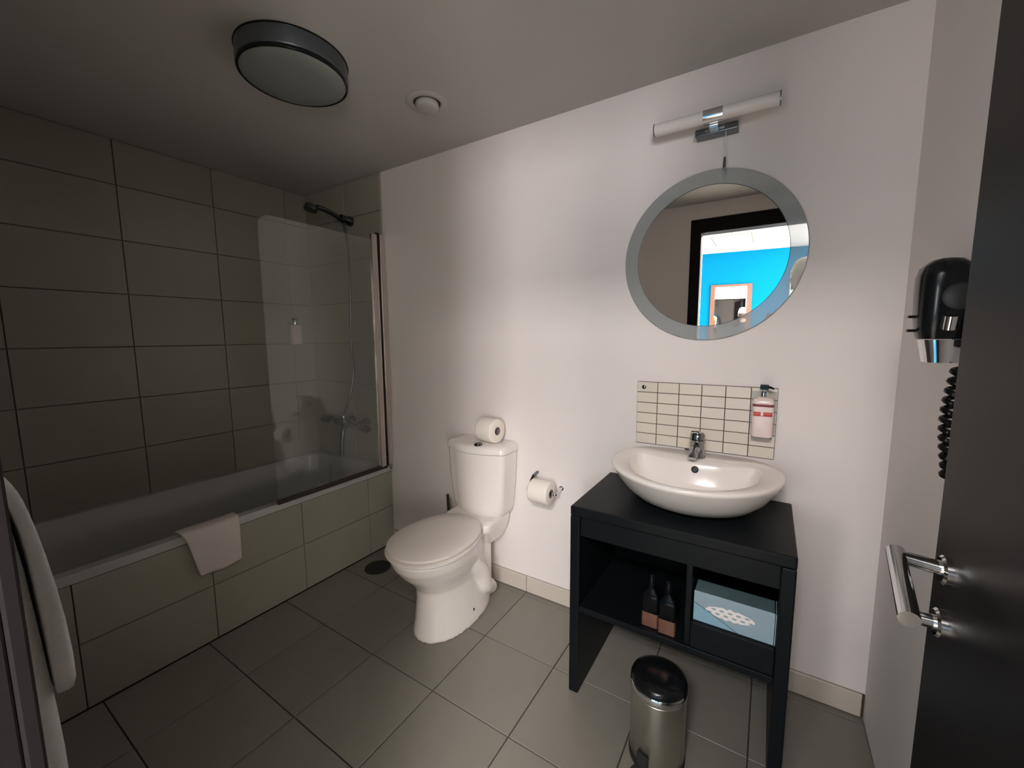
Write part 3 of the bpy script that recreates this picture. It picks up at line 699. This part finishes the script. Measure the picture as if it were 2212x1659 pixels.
tube('tap_spout', spline([(BXC, -0.100, 0.900), (BXC, -0.140, 0.910), (BXC - 0.001, -0.180, 0.903), (BXC - 0.002, -0.192, 0.890)], 5), [0.017] * 10 + [0.0145] * 6, M['chrome2'], tap, n=16)
tcap = lathe('tap_cap', [(0.0265, 0), (0.0260, 0.018), (0.021, 0.027), (0.008, 0.031)], (*tc_, 0.9378), (0, 0.08, 1), M['chrome2'], tap, n=30)
loft('tap_lever', [[(BXC + a * 0.013, -0.086 + b * 0.004, 0.962 + b * 0.004) for a, b in ((-1, -1), (1, -1), (1, 1), (-1, 1))],
                   [(BXC + a * 0.0145, -0.128 + b * 0.003, 0.974 + b * 0.0045) for a, b in ((-1, -1), (1, -1), (1, 1), (-1, 1))],
                   [(BXC + a * 0.0130, -0.156 + b * 0.003, 0.981 + b * 0.0035) for a, b in ((-1, -1), (1, -1), (1, 1), (-1, 1))]], M['chrome2'], tcap, smooth=False, bevel=0.002)
lathe('rod_knob', [(0.004, 0), (0.004, 0.008), (0.0065, 0.010), (0.0065, 0.016), (0.003, 0.018)], (BXC - 0.0265, -0.092, 0.893), (-0.8, -0.2, 0.2), M['chrome2'], tap, n=14)
# splashback of small tiles
SX0, SX1, SZ0, SZ1 = 0.5435, 1.0415, 0.8775, 1.1385
spl = thing('splashback', ((SX0 + SX1) / 2, -0.005, SZ0), 'splashback panel of small cream tiles with brown grout behind basin', 'splashback')
box('backing_board', (SX0, -0.007, SZ0), (SX1, -0.0006, SZ1), M['mgrout'], spl)
cw, chh = (SX1 - SX0) / 6, (SZ1 - SZ0) / 6
for i in range(6):
    for j in range(6):
        tile('tile', (SX0 + i * cw, -0.007, SZ0 + j * chh), cw, chh, '-y', M['mtile'], spl, t=0.004, gap=0.0028, ch=0.0008)
lathe('screw_cap', [(0.0085, 0), (0.0085, 0.002), (0.006, 0.004)], (0.572, -0.0112, 1.116), (0, -1, 0), M['darkchrome'], spl, n=20)
dispenser('soap_dispenser', 0.999, -0.0435, 0.968, '-y', 'pump soap bottle with red label in clear holder beside the tap', 1.05)

# ------------------------------------------------------------------ round mirror and strip light
MC = Vector((0.790, 0, 1.6215))
rm_ = thing('round_mirror', MC, 'large round mirror with wide satin border above the wash basin', 'mirror')
lathe('border', [(0.258, 0.004), (0.308, 0.004), (0.3095, 0.006), (0.3095, 0.009), (0.308, 0.010), (0.258, 0.010)], (MC.x, -0.0005, MC.z), (0, -1, 0), M['ring'], rm_, n=128, closed=True, smooth=True, angle=30)
lathe('glass', [(0.2565, 0.003), (0.2565, 0.0095)], (MC.x, -0.0005, MC.z), (0, -1, 0), M['mirror'], rm_, n=128, smooth=True, angle=30)
lathe('inner_line', [(0.2565, 0.002), (0.2582, 0.002), (0.2582, 0.0104), (0.2565, 0.0104)], (MC.x, -0.0005, MC.z), (0, -1, 0), M['blackm'], rm_, n=128, closed=True, angle=30)
sl = thing('strip_light', (0.795, -0.02, 2.06), 'frosted tube wall light with chrome clip above the round mirror', 'wall lamp')
LZ, LY = 2.086, -0.080
lathe('tube_shade', [(0.0205, 0), (0.0215, 0.003), (0.0215, 0.386), (0.0205, 0.389)], (0.601, LY, LZ), (1, 0, 0), M['frost'], sl, n=32)
for x in (0.5975, 0.9900):
    lathe('end_cap', [(0.0205, 0), (0.0220, 0.0008), (0.0220, 0.0030), (0.0205, 0.0035)], (x, LY, LZ), (1, 0, 0), M['darkchrome'], sl, n=32)
lathe('centre_clip', [(0.0222, 0), (0.0236, 0), (0.0236, 0.062), (0.0222, 0.062)], (0.765, LY, LZ), (1, 0, 0), M['chrome'], sl, n=32, closed=True)
box('back_bar', (0.735, -0.052, 2.040), (0.872, -0.001, 2.064), M['darkchrome'], sl, bevel=0.003)
box('clip_stem', (0.782, -0.070, 2.052), (0.812, -0.040, 2.070), M['chrome'], sl, bevel=0.002)
pc = tube('pull_cord', [(0.834, -0.040, 2.041), (0.8345, -0.040, 1.955)], 0.0012, M['frost'], sl, n=8)
lathe('cord_weight', [(0.0018, 0), (0.0042, 0.004), (0.0050, 0.036), (0.0032, 0.044)], (0.8345, -0.040, 1.956), (0, 0, -1), M['darkchrome'], pc, n=14)

# ------------------------------------------------------------------ pedal bin
PX, PY = 0.772, -0.512
pb = thing('pedal_bin', (PX, PY, 0), 'small steel pedal bin with black lid under the vanity', 'bin')
lathe('bin_body', [(0.080, 0.016), (0.082, 0.020), (0.082, 0.232), (0.081, 0.233)], (PX, PY, 0), (0, 0, 1), M['steel'], pb, n=48)
lathe('base_ring', [(0.080, 0.0), (0.0845, 0.002), (0.0845, 0.015), (0.082, 0.0158)], (PX, PY, 0), (0, 0, 1), M['blackm'], pb, n=48)
lathe('rim_band', [(0.0825, 0.234), (0.0848, 0.237), (0.0848, 0.257), (0.083, 0.260)], (PX, PY, 0), (0, 0, 1), M['chrome'], pb, n=48)
lathe('lid', [(0.0835, 0.2605), (0.0838, 0.268), (0.080, 0.277), (0.066, 0.284), (0.040, 0.288), (0.012, 0.290)], (PX, PY, 0), (0, 0, 1), M['black'], pb, n=48, angle=50)
pd = Vector((-0.30, -0.95, 0)).normalized(); ps = Vector((pd.y, -pd.x, 0))
def pbox(name, o0, o1, hw, z0, z1, mat, hw2=None):
    b0 = Vector((PX, PY, 0)); hw2 = hw2 or hw
    r0 = [b0 + pd * o0 + ps * hw * s + Vector((0, 0, z)) for s, z in ((-1, z0), (1, z0), (1, z1), (-1, z1))]
    r1 = [b0 + pd * o1 + ps * hw2 * s + Vector((0, 0, z)) for s, z in ((-1, z0), (1, z0), (1, z1), (-1, z1))]
    return loft(name, [r0, r1], mat, pb, smooth=False, bevel=0.002)
pbox('pedal_housing', 0.0815, 0.0875, 0.020, 0.014, 0.060, M['blackm'], 0.016)
pbox('pedal', 0.0880, 0.118, 0.018, 0.014, 0.020, M['chrome'], 0.021)

# ------------------------------------------------------------------ ceiling lamp and vent
CLX, CLY = -0.455, -0.832
cl = thing('ceiling_lamp', (CLX, CLY, H), 'large round flush ceiling lamp with dark rim, switched off', 'ceiling lamp')
lathe('lamp_base', [(0.170, 0.0005), (0.178, 0.001), (0.1785, 0.004), (0.176, 0.0045)], (CLX, CLY, H), (0, 0, -1), M['black'], cl, n=72)
lathe('lamp_body', [(0.1755, 0.0046), (0.1758, 0.052), (0.1740, 0.058), (0.1700, 0.060)], (CLX, CLY, H), (0, 0, -1), M['lampside'], cl, n=72)
lathe('rim', [(0.1665, 0.0605), (0.1742, 0.0600), (0.1750, 0.0640), (0.1735, 0.0685), (0.1685, 0.0695)], (CLX, CLY, H), (0, 0, -1), M['black'], cl, n=72, closed=True, angle=60)
lathe('diffuser', [(0.1660, 0.0610), (0.1660, 0.0680), (0.155, 0.0740), (0.115, 0.0800), (0.06, 0.0830), (0.01, 0.0838)], (CLX, CLY, H), (0, 0, -1), M['beige'], cl, n=72, angle=60)
vt = thing('ceiling_vent', (-0.255, -0.382, H), 'small round white vent valve in the ceiling near back wall', 'vent')
lathe('vent_collar', [(0.086, 0.0003), (0.086, 0.002), (0.074, 0.006), (0.060, 0.008), (0.0565, 0.004), (0.0565, 0.0005)], (-0.255, -0.382, H), (0, 0, -1), M['ceil'], vt, n=48, cap0=False, cap1=False, angle=60)
lathe('vent_throat', [(0.0548, 0.0004), (0.0548, 0.002)], (-0.255, -0.382, H), (0, 0, -1), M['blackm'], vt, n=40)
lathe('vent_disc', [(0.046, 0.0025), (0.048, 0.010), (0.048, 0.020), (0.042, 0.025), (0.02, 0.027)], (-0.255, -0.382, H), (0, 0, -1), M['ceil'], vt, n=48, angle=60)

# ------------------------------------------------------------------ hair dryer on the right wall
HX, HY = 1.312, -0.500
hdr = thing('hair_dryer', (XR, HY, 1.38), 'black wall mounted hair dryer with silver nozzle behind the open door', 'hair dryer')
def hr(wx, wy_, z, dx=0.0): return rrect(HX + dx, HY, wx, wy_, min(wx, wy_) * 0.75, z, 6)
loft('dryer_body', [hr(0.033, 0.034, 1.318), hr(0.0375, 0.040, 1.335), hr(0.040, 0.046, 1.37), hr(0.0415, 0.049, 1.42), hr(0.041, 0.049, 1.450), hr(0.036, 0.044, 1.470), hr(0.024, 0.032, 1.482), hr(0.008, 0.012, 1.4865)], M['black'], hdr, angle=60)
loft('nozzle', [hr(0.026, 0.030, 1.268, 0.006), hr(0.0315, 0.033, 1.316, 0.002)], M['chrome'], hdr)
lathe('side_disc', [(0.027, 0), (0.027, 0.006), (0.021, 0.010)], (HX + 0.014, HY - 0.047, 1.404), (0, -1, 0), M['blackm'], hdr, n=28)
lathe('switch_barrel', [(0.011, 0), (0.011, 0.028)], (HX + 0.004, HY - 0.044, 1.338), (0, -0.25, 1), M['chrome'], hdr, n=20)
for z in (1.366, 1.336):
    box('switch_tab', (HX - 0.052, HY - 0.012, z - 0.003), (HX - 0.036, HY + 0.004, z + 0.003), M['black'], hdr, bevel=0.001)
box('wall_cradle', (HX + 0.034, HY - 0.05, 1.30), (XR - 0.0005, HY + 0.05, 1.44), M['blackm'], hdr, bevel=0.006)
cp = []
for i in range(12 * 14 + 1):
    t = i / (12 * 14); a = t * 12 * 2 * PI
    zc = 1.262 - 0.235 * t; swing = 0.012 * math.sin(PI * t)
    r = 0.0100
    cp.append((1.337 - 0.012 * math.sin(PI * min(1, t * 1.1)) + r * math.cos(a) , HY - 0.055 - swing + r * math.sin(a), zc))
tube('coiled_cord', cp, 0.0055, M['black'], hdr, n=7)

# ------------------------------------------------------------------ folded towels hanging beside the doorway
def hang(name, x0, x1, secs, label):
    """secs = (z, y_back, y_front, dx right edge): a thick folded towel hanging on the wall"""
    rings = []
    for z, yb, yf, dx in secs:
        cx, hx_ = (x0 + x1 + dx) / 2, (x1 + dx - x0) / 2
        cy, hy_ = (yb + yf) / 2, (yf - yb) / 2
        ring = rrect(cx, cy, hx_, hy_, min(hy_ * 0.8, 0.016), z, 5)
        rings.append([(p[0] + 0.002 * math.sin(40 * z), p[1] + 0.0025 * math.sin(26 * p[0] + 9 * z) * (1 if p[1] > cy else 0), p[2]) for p in ring])
    return tag(loft(name, rings, M['towel2'], None, angle=80, sub=1), label, 'towel')
hang('bath_towel', -0.30, 0.238, [(0.30, -1.697, -1.646, 0.0), (0.32, -1.697, -1.642, 0.004), (0.60, -1.697, -1.6405, 0.004), (0.80, -1.697, -1.643, 0.0), (0.88, -1.697, -1.649, 0.0), (1.06, -1.697, -1.655, -0.004), (1.12, -1.697, -1.662, -0.01), (1.13, -1.696, -1.676, -0.016)], 'long pale folded bath towel hanging beside the dark doorframe at left')
hang('hand_towel', -0.22, 0.240, [(0.856, -1.6445, -1.634, 0.002), (0.866, -1.6450, -1.6275, 0.008), (0.96, -1.6470, -1.6290, 0.007), (1.06, -1.6510, -1.6370, 0.004), (1.12, -1.6570, -1.6450, 0.0), (1.145, -1.668, -1.650, 0.0), (1.160, -1.688, -1.656, -0.004), (1.166, -1.694, -1.668, -0.010), (1.168, -1.690, -1.674, -0.014)], 'short pale hand towel hanging in front of the longer towel at left')
#PERSON
# ------------------------------------------------------------------ the photographer in the doorway (seen only in the mirrors)
GX, GY = 1.205, -2.16
person = thing('person', (GX, GY, 0), 'person in dark jacket and pale knit hat photographing with phone in the doorway', 'person')
def tube_data(pts, r, n=12):
    pts = [Vector(p) for p in pts]; rings = []; prev = None
    for i, p in enumerate(pts):
        t = (pts[min(i + 1, len(pts) - 1)] - pts[max(i - 1, 0)]).normalized()
        if prev is None: x, y, _ = frame_of(t)
        else: x = (prev - t * prev.dot(t)).normalized(); y = t.cross(x)
        prev = x
        rings.append([p + x * (r[i] * math.cos(2 * PI * k / n)) + y * (r[i] * math.sin(2 * PI * k / n)) for k in range(n)])
    return loft_data(rings)
def ell_data(secs, n=20):
    return loft_data([[(cx + rx * math.cos(2 * PI * k / n), cy + ry * math.sin(2 * PI * k / n), z) for k in range(n)] for z, cx, cy, rx, ry in secs])
def fuse(name, parts, mat, vox, it=6):
    V, Fc = [], []
    for v, f in parts:
        n = len(V); V += [tuple(p) for p in v]; Fc += [tuple(i + n for i in q) for q in f]
    o = obj(name, V, Fc, mat, person, smooth=True)
    rm = o.modifiers.new('remesh', 'REMESH'); rm.mode = 'VOXEL'; rm.voxel_size = vox; rm.use_smooth_shade = True
    s = o.modifiers.new('smooth', 'SMOOTH'); s.factor = 0.5; s.iterations = it
    me = bpy.data.meshes.new_from_object(o.evaluated_get(bpy.context.evaluated_depsgraph_get()))
    o.modifiers.clear(); o.data = me
    me.polygons.foreach_set('use_smooth', [True] * len(me.polygons))
    return o
PH = CAM + R * 0.052 - U * 0.018 - F * 0.012              # phone centre, lens at its upper left corner
hands = {-1: PH - R * 0.066 - U * 0.004, 1: PH + R * 0.066 - U * 0.004}
hc = Vector((GX - 0.01, GY + 0.105, 1.735))               # head centre
limb = {}
for s in (-1, 1):
    grip = hands[s]
    wrist = grip + R * (0.030 * s) - F * 0.075 - U * 0.055
    limb[s] = [Vector((GX + s * 0.165, GY, 1.475)), Vector((GX + s * (0.175 if s > 0 else 0.25), GY + 0.06, 1.175)), wrist, grip]
def body_parts(g=0.0):
    P = []
    P.append(ell_data([(0.86, GX, GY, 0.10 + g, 0.08 + g), (0.93, GX, GY, 0.155 + g, 0.105 + g), (1.02, GX, GY, 0.150 + g, 0.105 + g), (1.14, GX, GY, 0.135 + g, 0.095 + g), (1.30, GX, GY + 0.005, 0.155 + g, 0.110 + g), (1.42, GX, GY, 0.165 + g, 0.105 + g), (1.49, GX, GY, 0.130 + g, 0.08 + g), (1.53, GX, GY + 0.01, 0.06 + g, 0.06 + g)]))
    for s in (-1, 1):
        a, b, c, d = limb[s]
        P.append(tube_data(spline([a, a.lerp(b, 0.5) + Vector((s * 0.008, 0, 0)), b, b.lerp(c, 0.5), c], 5), [0.062 - 0.0014 * i + g for i in range(21)], 14))
    return P
def leg_parts(g=0.0, zb=0.06):
    P = []
    for s in (-1, 1):
        P.append(tube_data([(GX + s * 0.085, GY, 0.93), (GX + s * 0.092, GY, 0.75), (GX + s * 0.098, GY + 0.012, 0.50), (GX + s * 0.100, GY - 0.010, 0.30), (GX + s * 0.105, GY - 0.015, zb)], [0.088 + g, 0.080 + g, 0.058 + g, 0.056 + g, 0.040 + g], 14))
    return P
parts = body_parts() + leg_parts()
parts.append(tube_data([(GX, GY + 0.02, 1.48), (GX, GY + 0.05, 1.56), hc - Vector((0, 0.015, 0.06))], [0.062, 0.055, 0.06], 16))
# head: skull, jaw, nose, ears
hs = []
for z, rx, ry, oy in ((-0.118, 0.030, 0.034, 0.032), (-0.105, 0.046, 0.056, 0.022), (-0.07, 0.062, 0.080, 0.010), (-0.03, 0.071, 0.092, 0.002), (0.02, 0.076, 0.099, 0), (0.06, 0.074, 0.097, -0.004), (0.095, 0.058, 0.078, -0.006), (0.117, 0.028, 0.036, -0.006)):
    hs.append((hc.z + z, hc.x, hc.y + oy, rx, ry))
parts.append(ell_data(hs, 24))
parts.append(tube_data([hc + Vector((0, 0.090, 0.018)), hc + Vector((0, 0.104, -0.008)), hc + Vector((0, 0.112, -0.030)), hc + Vector((0, 0.092, -0.040))], [0.009, 0.011, 0.014, 0.010], 10))
for s in (-1, 1):
    parts.append(tube_data([hc + Vector((s * 0.074, -0.008, 0.026)), hc + Vector((s * 0.082, -0.014, 0.002)), hc + Vector((s * 0.074, -0.004, -0.034))], [0.010, 0.014, 0.008], 10))
# hands: palm behind the phone's end, four fingers over its front edge, thumb on the back
for s in (-1, 1):
    a, b, w, g_ = limb[s]
    palm = g_ + R * (0.026 * s) - F * 0.026 - U * 0.022
    parts.append(tube_data([w, w.lerp(palm, 0.6), palm, palm + U * 0.020 + F * 0.004], [0.027, 0.031, 0.030, 0.020], 14))
    for k, ln in enumerate((0.92, 1.0, 0.95, 0.78)):
        k0 = palm + U * (0.030 - 0.0205 * k) + R * (0.004 * s) + F * 0.006
        k1 = k0 + F * 0.020 * ln + R * (0.012 * s) ; k2 = k1 + F * 0.012 * ln - R * (0.018 * s * ln); k3 = k2 - R * (0.024 * s * ln) + F * 0.001
        parts.append(tube_data([palm + U * (0.015 - 0.012 * k), k0, k1, k2, k3], [0.011, 0.0098, 0.009, 0.0084, 0.0070], 10))
    t0 = palm + U * 0.018 - F * 0.012
    parts.append(tube_data([palm, t0 - R * (0.010 * s), t0 - R * (0.032 * s) + U * 0.010 + F * 0.004, t0 - R * (0.052 * s) + U * 0.014 + F * 0.012], [0.016, 0.012, 0.0105, 0.0085], 10))
fuse('body', parts, M['skin'], 0.0055, 3)
fuse('jacket', body_parts(0.014) + [tube_data([(GX, GY + 0.012, 1.46), (GX, GY + 0.032, 1.535), (GX, GY + 0.043, 1.575)], [0.09, 0.077, 0.072], 18)], M['jacket'], 0.010, 4)
fuse('trousers', leg_parts(0.014, 0.075) + [ell_data([(0.84, GX, GY, 0.125, 0.10), (0.90, GX, GY, 0.165, 0.118), (0.97, GX, GY, 0.160, 0.115)])], M['jeans'], 0.010, 4)
for s in (-1, 1):
    fx = GX + s * 0.107
    loft('shoe', [rrect(fx, GY + 0.055 + o_, hx_, hy_, 0.035, z, 5) for z, hx_, hy_, o_ in ((0.0015, 0.044, 0.135, 0), (0.022, 0.047, 0.137, 0), (0.045, 0.044, 0.12, -0.008), (0.075, 0.041, 0.075, -0.045), (0.10, 0.040, 0.055, -0.065))], M['blackm'], person)
# knit hat with rolled rim, hair showing beneath
hp = [(0.092, 0.030), (0.098, 0.036), (0.098, 0.062), (0.092, 0.068), (0.090, 0.085), (0.082, 0.115), (0.062, 0.142), (0.030, 0.158), (0.006, 0.162)]
x_, y_, d_ = Vector((1, 0, 0)), Vector((0, 1, 0)), Vector((0, 0, 1))
loft('hat', [[hc + Vector((r * 0.90 * math.cos(2 * PI * k / 36), r * 1.14 * math.sin(2 * PI * k / 36) - 0.004, z)) for k in range(36)] for r, z in hp], M['hat'], person, angle=70)
hv_, hf_ = [], []
cols = 22
for i in range(6):
    z = 0.045 - 0.105 * i / 5
    for k in range(cols + 1):
        a = PI * 1.05 + (PI * 0.9) * k / cols
        hv_.append(hc + Vector((0.0835 * math.cos(a), 0.107 * math.sin(a), z - 0.010 * math.sin(k * 2.1) * (i == 5))))
for i in range(5):
    for k in range(cols):
        a = i * (cols + 1) + k; hf_.append((a, a + 1, a + cols + 2, a + cols + 1))
h_ = obj('hair', hv_, hf_, M['hair'], person, smooth=True)
sm = h_.modifiers.new('thick', 'SOLIDIFY'); sm.thickness = 0.012
for s in (-1, 1):
    lathe('eye', [(0.004, -0.002), (0.010, 0.0), (0.0085, 0.004), (0.003, 0.006)], hc + Vector((s * 0.031, 0.084, 0.006)), (s * 0.15, 1, 0), M['eye'], person, n=14)
tube('mouth', [hc + Vector((-0.024, 0.084, -0.068)), hc + Vector((0, 0.0935, -0.070)), hc + Vector((0.024, 0.084, -0.068))], [0.003, 0.006, 0.003], M['lips'], person, n=8)
# the phone held up in landscape
phone = thing('phone', PH, 'black phone held up in landscape by the person in the doorway', 'phone')
def slab(name, hw, hh, d0, d1, mat, par):
    rr = rrect(0, 0, hw, hh, 0.010, 0, 4)
    return loft(name, [[PH + R * p[0] + U * p[1] + F * d for p in rr] for d in (d0, d1)], mat, par, smooth=False)
slab('phone_case', 0.079, 0.037, -0.0040, 0.0040, M['black'], phone)
slab('phone_screen', 0.074, 0.0345, -0.0048, -0.0041, M['darkchrome'], phone)
lathe('phone_lens', [(0.006, 0), (0.006, 0.0012), (0.004, 0.0014)], CAM - F * 0.0078, tuple(F), M['darkchrome'], phone, n=18)
